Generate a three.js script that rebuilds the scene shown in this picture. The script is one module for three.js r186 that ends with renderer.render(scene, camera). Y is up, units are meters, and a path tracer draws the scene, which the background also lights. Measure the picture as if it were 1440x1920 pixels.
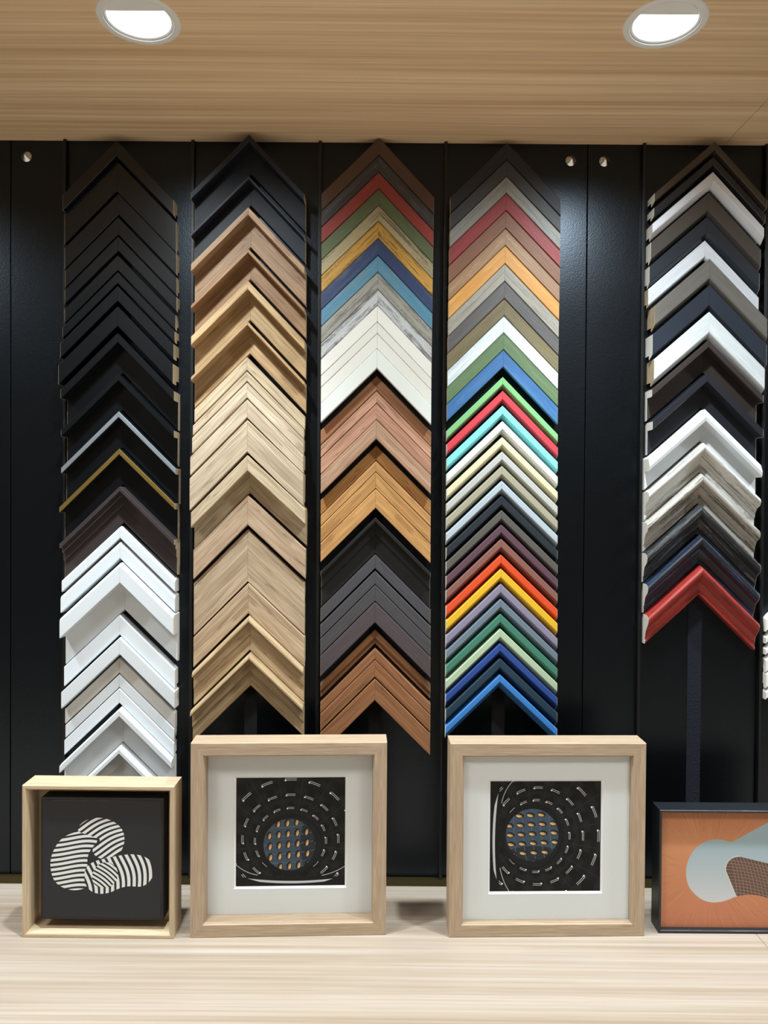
import * as THREE from 'three';
import { RectAreaLightUniformsLib } from 'three/addons/lights/RectAreaLightUniformsLib.js';
import { RoundedBoxGeometry } from 'three/addons/geometries/RoundedBoxGeometry.js';

// ---------------------------------------------------------------- camera, exposure, room lights
const scene = new THREE.Scene();
scene.background = new THREE.Color(0x000000);
const camera = new THREE.PerspectiveCamera(2 * Math.atan(960 / 1400) * 180 / Math.PI, 0.75, 0.02, 30);
camera.rotation.order = 'YXZ';
camera.position.set(0, 1.545, 1.27);
camera.rotation.set(-0.7 * Math.PI / 180, 0, 0.4 * Math.PI / 180);
const renderer = new THREE.WebGLRenderer();
renderer.toneMapping = THREE.LinearToneMapping;
renderer.toneMappingExposure = 1.32;
renderer.shadowMap.enabled = true;
RectAreaLightUniformsLib.init();
const LAMP_COLOR = new THREE.Color().setRGB(0.85, 0.95, 1.0), ROOM_COLOR = new THREE.Color().setRGB(1.0, 0.97, 0.93);
const BEAM_POWER = 1.9, SPILL_POWER = 0.9;   // candela of each soffit downlight: reflector beam and wide spill
const UNSEEN_PANEL_POWER = [20.0, 1.5];   // radiance of the unseen shop ceiling panels: row over the aisle, row at the back
const DOWNLIGHT_X = [-0.979, -0.314, 0.351, 1.016], DOWNLIGHT_Z = 0.319;
const CEIL = 2.1535, COUNTER = 0.894;

// ---------------------------------------------------------------- helpers
let seedState = 1;
function rnd() { seedState = (seedState * 1664525 + 1013904223) >>> 0; return seedState / 4294967296; }
const used = new Map();
function numbered(name) {
  const n = used.get(name) || 0; used.set(name, n + 1);
  return n ? name + '_' + String(n).padStart(3, '0') : name;
}
function mesh(name, geo, mat, parent) {
  const m = new THREE.Mesh(geo, mat); m.name = name; m.castShadow = true; m.receiveShadow = true;
  parent.add(m); return m;
}
function thing(name, label, category, pos = [0, 0, 0], group) {
  const g = new THREE.Group(); g.name = numbered(name); g.position.set(...pos);
  g.userData = { label, category }; if (group) g.userData.group = group;
  scene.add(g); return g;
}
function struct(name, label, category) {
  const g = new THREE.Group(); g.name = name; g.userData = { kind: 'structure', label, category };
  scene.add(g); return g;
}
function box(x0, x1, y0, y1, z0, z1, r = 0) {   // uv in metres
  const g = r ? new RoundedBoxGeometry(x1 - x0, y1 - y0, z1 - z0, 2, r) : new THREE.BoxGeometry(x1 - x0, y1 - y0, z1 - z0);
  g.translate((x0 + x1) / 2, (y0 + y1) / 2, (z0 + z1) / 2);
  metreUV(g); return g;
}
function metreUV(g, swap = false, du = 0, dv = 0) {
  const p = g.attributes.position, n = g.attributes.normal, uv = new Float32Array(p.count * 2);
  for (let i = 0; i < p.count; i++) {
    const ax = Math.abs(n.getX(i)), ay = Math.abs(n.getY(i)), az = Math.abs(n.getZ(i));
    let u, v;
    if (ax >= ay && ax >= az) { u = p.getZ(i); v = p.getY(i); }
    else if (ay >= az) { u = p.getX(i); v = p.getZ(i); } else { u = p.getX(i); v = p.getY(i); }
    if (swap) { uv[2 * i] = v + du; uv[2 * i + 1] = u + dv; } else { uv[2 * i] = u + du; uv[2 * i + 1] = v + dv; }
  }
  g.setAttribute('uv', new THREE.BufferAttribute(uv, 2)); return g;
}

// ---------------------------------------------------------------- textures
function lattice(fx, fy, seed) {
  seedState = seed * 7919 + 17; const a = new Float32Array(fx * fy);
  for (let i = 0; i < a.length; i++) a[i] = rnd(); return a;
}
function addNoise(out, w, h, fx, fy, amp, seed, warp = null) {
  const L = lattice(fx, fy, seed);
  for (let y = 0; y < h; y++) for (let x = 0; x < w; x++) {
    const X = x / w * fx; let Y = y / h * fy;
    if (warp) Y += warp[y * w + x] * fy / h;
    let xi = Math.floor(X), yi = Math.floor(Y); let tx = X - xi, ty = Y - yi;
    tx = tx * tx * (3 - 2 * tx); ty = ty * ty * (3 - 2 * ty);
    xi %= fx; yi = ((yi % fy) + fy) % fy; const x2 = (xi + 1) % fx, y2 = (yi + 1) % fy;
    const a = L[yi * fx + xi] * (1 - tx) + L[yi * fx + x2] * tx, b = L[y2 * fx + xi] * (1 - tx) + L[y2 * fx + x2] * tx;
    out[y * w + x] += (a * (1 - ty) + b * ty - 0.5) * amp;
  }
}
function field(w, h, layers, seed, warpAmp = 0) {
  let warp = null;
  if (warpAmp) { warp = new Float32Array(w * h); addNoise(warp, w, h, 3, 5, warpAmp * h * 0.04, seed + 91); addNoise(warp, w, h, 9, 9, warpAmp * h * 0.012, seed + 92); }
  const f = new Float32Array(w * h);
  layers.forEach(([fx, fy, amp], i) => addNoise(f, w, h, fx, fy, amp, seed + i * 3, warp));
  return f;
}
function texture(w, h, fn, repU, repV, color = true) {
  const d = new Uint8Array(w * h * 4);
  for (let i = 0; i < w * h; i++) {
    const c = fn(i); const o = i * 4;
    d[o] = Math.max(0, Math.min(255, c[0])); d[o + 1] = Math.max(0, Math.min(255, c[1])); d[o + 2] = Math.max(0, Math.min(255, c[2])); d[o + 3] = 255;
  }
  const t = new THREE.DataTexture(d, w, h, THREE.RGBAFormat);
  t.wrapS = t.wrapT = THREE.RepeatWrapping; t.magFilter = THREE.LinearFilter; t.minFilter = THREE.LinearMipmapLinearFilter; t.generateMipmaps = true;
  t.repeat.set(repU, repV); if (color) t.colorSpace = THREE.SRGBColorSpace; t.needsUpdate = true;
  return t;
}
const rgb = (hex) => [parseInt(hex.slice(0, 2), 16), parseInt(hex.slice(2, 4), 16), parseInt(hex.slice(4, 6), 16)];
const mix = (a, b, t) => [a[0] + (b[0] - a[0]) * t, a[1] + (b[1] - a[1]) * t, a[2] + (b[2] - a[2]) * t];
const clamp01 = (t) => Math.max(0, Math.min(1, t));

// laminate boards of the soffit and the counter: 2.4 m x 0.8 m
const boardField = field(2048, 1024, [[2, 9, 0.55], [2, 22, 0.5], [3, 60, 0.4], [4, 150, 0.5], [7, 330, 0.5], [40, 420, 0.2]], 5, 0.25);
const boardTex = texture(2048, 1024, (i) => {
  const t = clamp01(0.52 + boardField[i] * 0.8);
  return mix(rgb('ceb496'), rgb('fcedd8'), t);
}, 1 / 2.4, 1 / 0.8);
const grainFields = [11, 23, 37].map((s, k) => field(512, 256, [[2, 7, 0.35], [3, 26, 0.4], [5, 60, 0.5], [10, 128, 0.6]], s, 0.5 + k * 0.4));
const ridgeFields = [13, 29, 41].map((s, k) => field(512, 256, [[2, 12, 1], [2, 30, 0.5]], s, 0.7 + k * 0.5));
const grainTex = grainFields.map((f, k) => texture(512, 256, (i) => {
  const t = clamp01(0.62 + f[i] * 0.62 - clamp01(1 - Math.abs(ridgeFields[k][i]) * 22) * 0.4);
  return mix([160, 148, 136], [255, 255, 255], t);
}, 1 / 0.2, 1 / 0.1));
const poreField = field(512, 256, [[4, 90, 0.6], [20, 128, 0.5], [6, 12, 0.25]], 71, 0.2);
const poreTex = texture(512, 256, (i) => { const t = clamp01(0.62 + poreField[i] * 0.6); return mix([196, 196, 196], [255, 255, 255], t); }, 1 / 0.2, 1 / 0.1);
const fineField = field(512, 256, [[2, 10, 0.3], [5, 60, 0.5], [12, 128, 0.55]], 51, 0.3);
const fineTex = texture(512, 256, (i) => { const t = clamp01(0.55 + fineField[i] * 0.8); return mix([205, 198, 190], [255, 255, 255], t); }, 1 / 0.2, 1 / 0.1);
const distField = field(512, 256, [[3, 14, 0.7], [5, 40, 0.7], [14, 110, 0.6], [60, 128, 0.4]], 83, 0.5);
const grainBump = texture(512, 256, (i) => { const v = 128 + poreField[i] * 150; return [v, v, v]; }, 1 / 0.2, 1 / 0.1, false);
const speckField = (() => { const f = new Float32Array(512 * 512); addNoise(f, 512, 512, 256, 256, 1, 101); addNoise(f, 512, 512, 170, 170, 0.8, 104); return f; })();
const speckBump = texture(512, 512, (i) => { const v = 128 + speckField[i] * 110; return [v, v, v]; }, 1 / 0.25, 1 / 0.25, false);

// ---------------------------------------------------------------- materials
const std = (o) => new THREE.MeshStandardMaterial(o);
const M = {
  panel: new THREE.MeshPhysicalMaterial({ color: 0x030405, specularIntensity: 1.0, specularColor: 0xdcecff, roughness: 0.34, bumpMap: speckBump, bumpScale: 0.00017 }),
  rail: std({ color: 0x060708, roughness: 0.45 }),
  trim: std({ color: 0x4a4226, roughness: 0.4, metalness: 0.7 }),
  velcro: std({ color: 0x060b1c, roughness: 0.95, bumpMap: speckBump, bumpScale: 0.001 }),
  blackTape: std({ color: 0x030304, roughness: 0.9 }),
  brightened_board: std({ color: 0xfff2dc, map: boardTex, roughness: 0.55 }),  // tint raised to stand in for light bounced onto the soffit
  worktop: std({ color: 0xb8babf, map: boardTex, roughness: 0.5 }),
  chrome: std({ color: 0xd8d8d6, metalness: 1, roughness: 0.04 }),
  lampWhite: std({ color: 0xf0f0ee, roughness: 0.5 }),
  reflector: std({ color: 0xf2f4f6, roughness: 0.4 }),
  lampGlow: std({ color: 0xffffff, emissive: LAMP_COLOR, emissiveIntensity: 2.2 }),
  unseenPanelGlow: std({ color: 0xffffff, emissive: ROOM_COLOR, emissiveIntensity: 1.2 }),
  roomWall: std({ color: 0x7a7772, roughness: 0.9 }),
  roomCeil: std({ color: 0xd4d3d0, roughness: 0.9 }),
  roomFloor: std({ color: 0xe6ded2, roughness: 0.7 }),  // unseen floor, kept pale to bounce light up to the soffit
  cabinet: std({ color: 0x17181a, roughness: 0.5 }),
  rawWood: std({ color: 0xd9c6a4, roughness: 0.8, map: grainTex[0] }),
  rawPaint: std({ color: 0xe6e2d8, roughness: 0.7 }),
};
const matCache = new Map();
let matCount = 0;
function sampleMaterial(key) {
  if (matCache.has(key)) return matCache.get(key);
  const [type, a, b] = key.split(':'); let m; const k = matCount++;
  if (type === 'satin') m = std({ color: '#' + a, roughness: 0.28 });
  else if (type === 'paint') m = std({ color: '#' + a, roughness: 0.5 });
  else if (type === 'metal') m = std({ color: '#' + a, roughness: 0.42, metalness: 0.85, bumpMap: grainBump, bumpScale: 0.0002 });
  else if (type === 'pore') m = std({ color: '#' + a, map: poreTex, roughness: 0.55, bumpMap: grainBump, bumpScale: 0.0003 });
  else if (type === 'wood') m = std({ color: '#' + a, map: grainTex[k % 3], roughness: 0.6, bumpMap: grainBump, bumpScale: 0.0002 });
  else {   // distressed paint: second colour worn through in streaks along the arm
    const A = rgb(a), B = rgb(b), off = (k * 7919) % (512 * 256);
    const t = texture(512, 256, (i) => { const j = (i + off) % (512 * 256); const f = distField[j]; return mix(mix(A, B, clamp01(f * 2.2 - 0.15) * 0.85), [0, 0, 0], clamp01(0.04 - poreField[j] * 0.12)); }, 1 / 0.26, 1 / 0.13);
    m = std({ map: t, roughness: 0.5, bumpMap: grainBump, bumpScale: 0.0003 });
  }
  matCache.set(key, m); return m;
}

// ---------------------------------------------------------------- the setting
const wall = struct('wall_back', 'black satin panelled display wall behind the frame samples', 'wall');
const PANELS = [[-2.4, -0.6360], [-0.6345, 0.3398], [0.3413, 2.4]];
for (const [a, b] of PANELS) mesh('panel', box(a, b, 0.905, 2.25, -0.018, 0, 0.0008), M.panel, wall);
mesh('backing', box(-2.4, 2.4, -0.1, 2.8, -0.12, -0.019), M.cabinet, wall);
for (const [a, b] of [[-543.5, -539], [-328.5, -323.2], [-114, -108.8], [97.5, 102.8], [431.5, 436.3], [638, 643]])
  mesh('rail', box(a / 1000, b / 1000, 0.905, CEIL - 0.0005, 0, 0.008, 0.0008), M.rail, wall);
mesh('bottom_trim', box(-2.4, 2.4, COUNTER, 0.905, -0.018, 0.0088), M.trim, wall);
for (const [a, b, y0, y1] of [[0.519, 0.5425, 0.905, 2.1], [-0.236, -0.214, 0.905, 2.1], [-0.024, -0.002, 0.905, 2.1], [0.186, 0.208, 0.905, 2.1], [-0.452, -0.43, 0.905, 2.1]])
  mesh('hook_tape', box(a, b, y0, y1, 0, 0.0006), a > 0.5 ? M.velcro : M.blackTape, wall);
for (const [x, y] of [[-0.6085, 2.126], [0.3115, 2.1252], [0.3684, 2.1247]]) {
  const pts = [[0, 0.0092], [0.0008, 0.0088], [0.0086, 0.0018], [0.0092, 0.0008], [0.0092, 0]].map(([r, h]) => new THREE.Vector2(r, h)).reverse();
  const g = new THREE.LatheGeometry(pts, 40); g.rotateX(Math.PI / 2); g.translate(x, y, 0.0001);
  const sc = mesh('screw_cap', g, M.chrome, wall); sc.userData.label = 'chrome cone screw cap';
}

const ceiling = struct('ceiling', 'light oak laminate soffit with round downlights', 'ceiling');
function boardWithHoles(x0, x1, y0, y1, z0, z1, holes, r) {
  const s = new THREE.Shape(); s.moveTo(x0, -z0); s.lineTo(x1, -z0); s.lineTo(x1, -z1); s.lineTo(x0, -z1); s.closePath();
  for (const [hx, hz] of holes) { const p = new THREE.Path(); p.absarc(hx, -hz, r, 0, Math.PI * 2, true); s.holes.push(p); }
  const g = new THREE.ExtrudeGeometry(s, { depth: y1 - y0, bevelEnabled: false, curveSegments: 40 });
  g.rotateX(-Math.PI / 2); g.translate(0, y0, 0); metreUV(g, false, 0.37, 0.11); return g;
}
const holes = DOWNLIGHT_X.map((x) => [x, DOWNLIGHT_Z]);
mesh('brightened_board', boardWithHoles(-2.4, 0.5702, CEIL, CEIL + 0.03, 0.0, 0.7, holes.filter((h) => h[0] < 0.57), 0.0465), M.brightened_board, ceiling);
mesh('brightened_board', boardWithHoles(0.5710, 2.4, CEIL, CEIL + 0.03, 0.0, 0.7, holes.filter((h) => h[0] > 0.57), 0.0465), M.brightened_board, ceiling);
mesh('soffit_box', box(-2.4, 2.4, CEIL + 0.075, 2.8, 0.0, 0.7), M.cabinet, ceiling);
mesh('fascia', box(-2.4, 2.4, CEIL, 2.8, 0.7, 0.72), M.brightened_board, ceiling);

const counter = thing('display_counter', 'pale oak laminate counter along the black wall', 'counter');
for (const [a, b] of [[-2.395, 0.5697], [0.5703, 2.395]]) {
  const g = box(a, b, COUNTER - 0.04, COUNTER, 0.009, 0.88, 0.0004); metreUV(g, false, 0.9, 0.43); mesh('worktop', g, M.worktop, counter);
}
mesh('base_cabinet', box(-2.395, 2.395, 0.08, COUNTER - 0.04, 0.009, 0.84), M.cabinet, counter);
mesh('plinth', box(-2.395, 2.395, 0, 0.08, 0.009, 0.78), M.cabinet, counter);

// the rest of the shop, behind the camera
function plain(name, label, category, geo, mat) { const m = mesh(name, geo, mat, scene); m.userData = { kind: 'structure', label, category }; }
plain('floor', 'unseen pale shop floor bouncing light up to the soffit', 'floor', box(-2.5, 2.5, -0.1, 0, -0.02, 4.1), M.roomFloor);
plain('wall_left', 'plain light shop wall on the left', 'wall', box(-2.5, -2.4, 0, 2.8, 0, 4.1), M.roomWall);
plain('wall_right', 'plain light shop wall on the right', 'wall', box(2.4, 2.5, 0, 2.8, 0, 4.1), M.roomWall);
plain('wall_front', 'plain light shop wall facing the counter', 'wall', box(-2.5, 2.5, 0, 2.8, 4.1, 4.2), M.roomWall);
plain('ceiling_shop', 'white shop ceiling beyond the soffit', 'ceiling', box(-2.5, 2.5, 2.8, 2.9, -0.1, 4.2), M.roomCeil);
for (const [x, z, name] of [[-1.1, 1.15, 'near left'], [1.1, 1.15, 'near right'], [-1.1, 3.1, 'far left'], [1.1, 3.1, 'far right']]) {
  const t = thing('unseen_ceiling_panel_light', 'unseen square light panel in the shop ceiling, ' + name + ' one', 'lamp', [x, 2.8, z], 'unseen shop ceiling light panels');
  mesh('frame', box(-0.31, 0.31, -0.012, 0, -0.31, 0.31, 0.002), M.lampWhite, t);
  mesh('diffuser', box(-0.295, 0.295, -0.014, -0.0121, -0.295, 0.295), M.unseenPanelGlow, t);
  const l = new THREE.RectAreaLight(ROOM_COLOR, UNSEEN_PANEL_POWER[z < 2 ? 0 : 1], 0.59, 0.59); l.position.set(0, -0.018, 0); l.rotation.x = -Math.PI / 2; t.add(l);  // out of view, placed to light the floor, soffit and frame fronts
}

// ---------------------------------------------------------------- downlights
const lampWord = ['outside the frame on the far left', 'on the left', 'on the right', 'outside the frame on the far right'];
DOWNLIGHT_X.forEach((x, i) => {
  const t = thing('downlight', 'round white recessed downlight in the wood soffit, ' + lampWord[i], 'lamp', [x, CEIL, DOWNLIGHT_Z], 'soffit downlights');
  const V = (a) => a.map(([r, h]) => new THREE.Vector2(r, h));
  mesh('trim_ring', new THREE.LatheGeometry(V([[0.0455, 0.004], [0.0425, -0.0006], [0.0432, -0.0022], [0.0500, -0.0018], [0.0515, -0.0002], [0.0515, 0.0]]), 64), M.lampWhite, t);
  mesh('inner_ring', new THREE.LatheGeometry(V([[0.0395, 0.010], [0.0395, 0.001], [0.0422, 0.0003], [0.0424, 0.002], [0.0424, 0.010]]), 64), M.lampWhite, t);
  mesh('reflector_cup', new THREE.LatheGeometry(V([[0.0001, 0.052], [0.030, 0.052], [0.0424, 0.008], [0.0434, 0.008], [0.032, 0.0535], [0.0001, 0.0535]]), 48), M.reflector, t);
  // glowing plate over the wall side, straight-edged shield over the room side
  const glow = new THREE.CircleGeometry(0.0388, 40); glow.rotateX(Math.PI / 2); glow.translate(0, 0.0065, 0);
  const a0 = Math.asin(0.012 / 0.039);
  mesh('diffuser', glow, M.lampGlow, t);
  const sh = new THREE.Shape(); sh.absarc(0, 0, 0.0392, a0, Math.PI - a0, false); sh.closePath();
  const shield = new THREE.ExtrudeGeometry(sh, { depth: 0.0015, bevelEnabled: false, curveSegments: 24 });
  shield.rotateX(Math.PI / 2); shield.translate(0, 0.0045, 0);
  mesh('shield', shield, M.lampWhite, t);
  for (const [power, angle, soft] of [[BEAM_POWER, 0.8, 1], [SPILL_POWER, 1.36, 0.6]]) {
    const l = new THREE.SpotLight(LAMP_COLOR, power, 0, angle, soft, 2);
    l.position.set(0, -0.006, 0); l.target.position.set(0, -1, -0.08); l.castShadow = true; l.shadow.radius = 1.1; l.shadow.mapSize.set(2048, 2048);
    t.add(l); t.add(l.target); l.target.name = 'lamp_aim';
  }
});

// ---------------------------------------------------------------- frame corner samples
// column, label, finish, lip finish, apex x (mm), apex y (mm), left half width, right half width, left slope, right slope, face profile [drop, height off the wall]
const SAMPLES = [
  [1,"matte black thick-edged corner sample, topmost in the leftmost column","satin:0b0e12","",-448.1,2142.4,87.8,95.2,1.02,1.02,[[0.0,26.0],[25.9,26.0]]],
  [1,"wide flat matte black corner sample, second from the top of the leftmost column","satin:0b0e12","",-450.1,2113.7,86.9,99.0,1.018,1.021,[[0.0,16.0],[51.5,16.0]]],
  [1,"flat soft black corner sample, third from the top of the leftmost column","satin:0b0e12","",-446.8,2058.2,89.2,96.9,1.014,1.023,[[0.0,18.0],[34.9,18.0]]],
  [1,"narrow satin black corner sample, fourth from the top of the leftmost column","satin:0b0e12","",-447.8,2020.0,88.2,97.9,1.011,1.024,[[0.0,16.0],[29.7,16.0]]],
  [1,"narrow satin black corner sample, fifth from the top of the leftmost column","satin:0b0e12","",-447.2,1986.9,88.3,98.0,1.009,1.025,[[0.0,18.0],[23.9,18.0]]],
  [1,"narrow satin black corner sample, sixth from the top of the leftmost column","satin:0b0e12","",-447.4,1955.9,88.5,96.5,1.007,1.026,[[0.0,18.0],[25.3,18.0]]],
  [1,"narrow satin black corner sample, seventh from the top of the leftmost column","satin:0b0e12","",-444.7,1925.1,91.2,94.8,1.005,1.027,[[0.0,26.0],[18.5,26.0]]],
  [1,"narrow satin black corner sample, eighth from the top of the leftmost column","satin:0b0e12","",-442.7,1900.4,94.2,92.8,1.004,1.028,[[0.0,32.0],[24.6,32.0]]],
  [1,"thick satin black corner sample, ninth from the top of the leftmost column","satin:0b0e12","",-441.4,1866.0,96.7,91.5,1.002,1.029,[[0.0,36.0],[32.4,36.0]]],
  [1,"black floater with deep recess corner sample, tenth from the top of the leftmost column","satin:0b0e12","",-440.5,1821.7,93.1,93.1,0.999,1.025,[[0.0,38.0],[14.9,38.0],[14.9,12.0],[61.7,12.0]]],
  [1,"black floater with thin lip corner sample, eleventh from the top of the leftmost column","satin:0b0e12","",-440.2,1754.7,93.4,92.4,0.996,1.009,[[0.0,36.0],[10.5,36.0],[10.5,12.0],[57.2,12.0]]],
  [1,"black floater with silver lip corner sample, twelfth from the top of the leftmost column","satin:0b0e12","metal:b9c3cc",-440.3,1693.6,94.4,94.5,0.993,0.994,[[0.0,33.0],[9.7,33.0],[9.7,12.0],[58.9,12.0]]],
  [1,"black floater with gold lip corner sample, thirteenth from the top of the leftmost column","satin:0b0e12","metal:a58a4a",-439.3,1631.8,98.0,92.0,0.99,0.98,[[0.0,33.0],[9.6,33.0],[9.6,12.0],[59.0,12.0]]],
  [1,"dark brown stepped corner sample, fourteenth from the top of the leftmost column","satin:3f3737","",-436.6,1569.1,98.0,90.0,0.964,0.976,[[0.0,38.0],[7.9,38.0],[7.9,28.0],[15.8,28.0],[15.8,22.0],[30.0,22.0],[30.0,18.0],[59.5,18.0]]],
  [1,"narrow glossy white corner sample, fifteenth from the top of the leftmost column","paint:d9dfe3","",-439.8,1503.3,96.7,91.9,0.936,0.971,[[0.0,22.0],[2.3,26.0],[20.1,26.0]]],
  [1,"white slant-edged corner sample, sixteenth from the top of the leftmost column","paint:d9dfe3","",-439.9,1477.6,98.4,92.0,0.931,0.971,[[0.0,22.0],[4.2,26.0],[28.3,26.0]]],
  [1,"white floater with wide lip corner sample, seventeenth from the top of the leftmost column","paint:d7dde1","",-435.7,1442.9,99.1,88.7,0.935,0.974,[[0.0,34.0],[4.1,38.0],[33.2,38.0],[33.2,14.0],[80.8,14.0]]],
  [1,"flat satin white corner sample, eighteenth from the top of the leftmost column","paint:d9dfe3","",-442.3,1354.0,92.5,93.2,0.945,0.98,[[0.0,20.0],[33.2,20.0]]],
  [1,"white slant-edged corner sample, nineteenth from the top of the leftmost column","paint:d4dade","",-439.5,1317.5,96.7,91.9,0.949,0.983,[[0.0,26.0],[0.6,28.0],[28.2,28.0]]],
  [1,"low flat off-white corner sample, twentieth from the top of the leftmost column","paint:d9d8d4","",-444.9,1280.8,91.0,94.1,0.953,0.986,[[0.0,13.0],[26.2,13.0]]],
  [1,"flat satin white corner sample, twenty-first from the top of the leftmost column","paint:d4d9dd","",-443.9,1253.0,90.2,92.7,0.956,0.988,[[0.0,16.0],[21.6,16.0]]],
  [1,"flat satin white corner sample, twenty-second from the top of the leftmost column","paint:d7dce0","",-443.2,1230.1,91.8,92.2,0.959,0.989,[[0.0,18.0],[24.7,18.0]]],
  [1,"white floater with bright slanted lip corner sample, twenty-third from the top of the leftmost column","paint:d9dfe3","",-438.3,1199.9,99.1,86.9,0.96,0.99,[[0.0,24.0],[2.3,32.0],[13.9,32.0],[13.9,12.0],[62.2,12.0]]],
  [1,"white floater corner sample, twenty-fourth from the top of the leftmost column","paint:d9dfe3","",-439.2,1136.3,93.2,90.1,0.96,0.99,[[0.0,22.0],[4.4,30.0],[13.3,30.0],[13.3,12.0],[34.8,12.0],[34.8,9.0],[71.3,9.0]]],
  [2,"navy stained oak with deep lip corner sample, topmost in the second column","wood:171d2b","",-225.9,2147.7,94.3,90.9,1.0,1.05,[[0.0,38.0],[12.2,38.0],[12.2,13.0],[54.8,13.0]]],
  [2,"navy stained oak with slim lip corner sample, second from the top of the second column","wood:171d2b","",-226.5,2081.6,94.0,91.6,1.0,1.05,[[0.0,36.0],[6.5,36.0],[6.5,13.0],[40.7,13.0]]],
  [2,"light oak with broad tall lip corner sample, third from the top of the second column","wood:b39170","",-226.3,2029.6,93.4,92.4,1.0,1.05,[[0.0,38.0],[13.3,38.0],[13.3,13.0],[58.0,13.0]]],
  [2,"brown oak with slim lip corner sample, fourth from the top of the second column","wood:a9845f","",-226.5,1961.7,92.9,93.0,1.0,1.05,[[0.0,38.0],[7.4,38.0],[7.4,13.0],[43.7,13.0]]],
  [2,"golden oak with bright tall lip corner sample, fifth from the top of the second column","wood:caab7d","",-226.7,1909.4,92.5,93.5,1.0,1.05,[[0.0,38.0],[15.3,38.0],[15.3,13.0],[59.5,13.0]]],
  [2,"golden oak with slim lip corner sample, sixth from the top of the second column","wood:c2a073","",-227.0,1842.5,92.0,94.1,1.0,1.049,[[0.0,38.0],[7.0,38.0],[7.0,13.0],[48.4,13.0]]],
  [2,"flat pale oak corner sample, seventh from the top of the second column","wood:d3bf9f","",-231.6,1788.8,87.6,97.4,1.01,1.02,[[0.0,14.0],[22.7,14.0]]],
  [2,"narrow pale oak corner sample, eighth from the top of the second column","wood:d5c3a6","",-230.9,1763.5,89.8,95.5,1.014,1.005,[[0.0,18.0],[16.8,18.0]]],
  [2,"flat pale oak corner sample, ninth from the top of the second column","wood:d7c6ac","",-230.0,1744.3,90.9,94.7,1.018,0.995,[[0.0,22.0],[25.7,22.0]]],
  [2,"bleached oak corner sample, tenth from the top of the second column","wood:d6c5ac","",-228.2,1714.9,93.7,93.5,1.022,0.981,[[0.0,30.0],[30.5,30.0]]],
  [2,"wide bleached oak corner sample, eleventh from the top of the second column","wood:d3c1a6","",-227.1,1680.7,94.5,93.0,1.028,0.959,[[0.0,34.0],[53.1,34.0]]],
  [2,"pale oak floater with broad lip corner sample, twelfth from the top of the second column","wood:d6c3a4","",-226.1,1622.3,92.6,95.6,1.025,0.92,[[0.0,36.0],[25.7,36.0],[25.7,13.0],[62.0,13.0]]],
  [2,"flat light oak corner sample, thirteenth from the top of the second column","wood:caaf93","",-228.6,1556.5,90.4,97.1,1.018,0.927,[[0.0,18.0],[49.9,18.0]]],
  [2,"extra wide flat oak corner sample, fourteenth from the top of the second column","wood:ccb598","",-229.1,1499.3,90.4,95.9,1.012,0.933,[[0.0,12.0],[88.6,12.0]]],
  [2,"flat warm oak corner sample, fifteenth from the top of the second column","wood:cdb393","",-227.5,1408.5,91.7,95.1,1.002,0.943,[[0.0,15.0],[51.1,15.0]]],
  [2,"oak stepped with bright lip corner sample, sixteenth from the top of the second column","wood:cfb58f","",-224.9,1354.4,94.0,91.3,0.997,0.948,[[0.0,20.0],[5.1,26.0],[10.5,26.0],[10.5,15.0],[32.0,15.0],[32.0,12.0],[59.6,12.0]]],
  [2,"oak stepped with wider bright lip corner sample, seventeenth from the top of the second column","wood:d2b88f","",-223.1,1292.4,97.1,89.6,0.99,0.955,[[0.0,26.0],[3.5,32.0],[9.7,32.0],[9.7,17.0],[31.8,17.0],[31.8,13.0],[57.1,13.0]]],
  [3,"dark brown stained corner sample, topmost in the middle column","pore:5f4438","",-12.4,2154.0,95.0,91.9,0.976,1.06,[[0.0,18.0],[28.6,18.0]]],
  [3,"charcoal stained corner sample, second from the top of the middle column","dist:3d3c3e:5a585a","",-12.5,2124.5,94.8,91.7,0.975,1.058,[[0.0,18.0],[27.0,18.0]]],
  [3,"brick red corner sample, third from the top of the middle column","pore:a0423b","",-12.6,2096.7,94.7,91.6,0.974,1.057,[[0.0,18.0],[26.5,18.0]]],
  [3,"olive green corner sample, fourth from the top of the middle column","pore:65704d","",-12.6,2069.2,94.6,91.4,0.974,1.055,[[0.0,18.0],[27.0,18.0]]],
  [3,"worn khaki corner sample, fifth from the top of the middle column","dist:b0a27b:5f5a4a","",-12.7,2041.4,94.4,91.3,0.973,1.054,[[0.0,18.0],[25.2,18.0]]],
  [3,"worn mustard yellow corner sample, sixth from the top of the middle column","dist:cb9945:6a5426","",-12.8,2015.2,94.3,91.2,0.972,1.052,[[0.0,18.0],[27.5,18.0]]],
  [3,"navy blue corner sample, seventh from the top of the middle column","dist:2f3f66:56606e","",-12.9,1986.9,94.2,91.1,0.971,1.051,[[0.0,18.0],[27.9,18.0]]],
  [3,"worn teal blue corner sample, eighth from the top of the middle column","dist:4f8ba8:8d8782","",-13.0,1958.0,94.0,91.0,0.97,1.049,[[0.0,18.0],[27.1,18.0]]],
  [3,"worn taupe grey corner sample, ninth from the top of the middle column","dist:a09d92:6d6762","",-13.1,1930.1,93.9,91.0,0.97,1.048,[[0.0,18.0],[27.5,18.0]]],
  [3,"worn silver white corner sample, tenth from the top of the middle column","dist:c4c5c4:625f61","",-13.2,1901.7,93.8,90.9,0.969,1.046,[[0.0,18.0],[26.4,18.0]]],
  [3,"broad cream white corner sample, eleventh from the top of the middle column","paint:e2dfd6","",-13.3,1874.1,93.5,90.7,0.968,1.044,[[0.0,20.0],[26.6,20.0]]],
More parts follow.
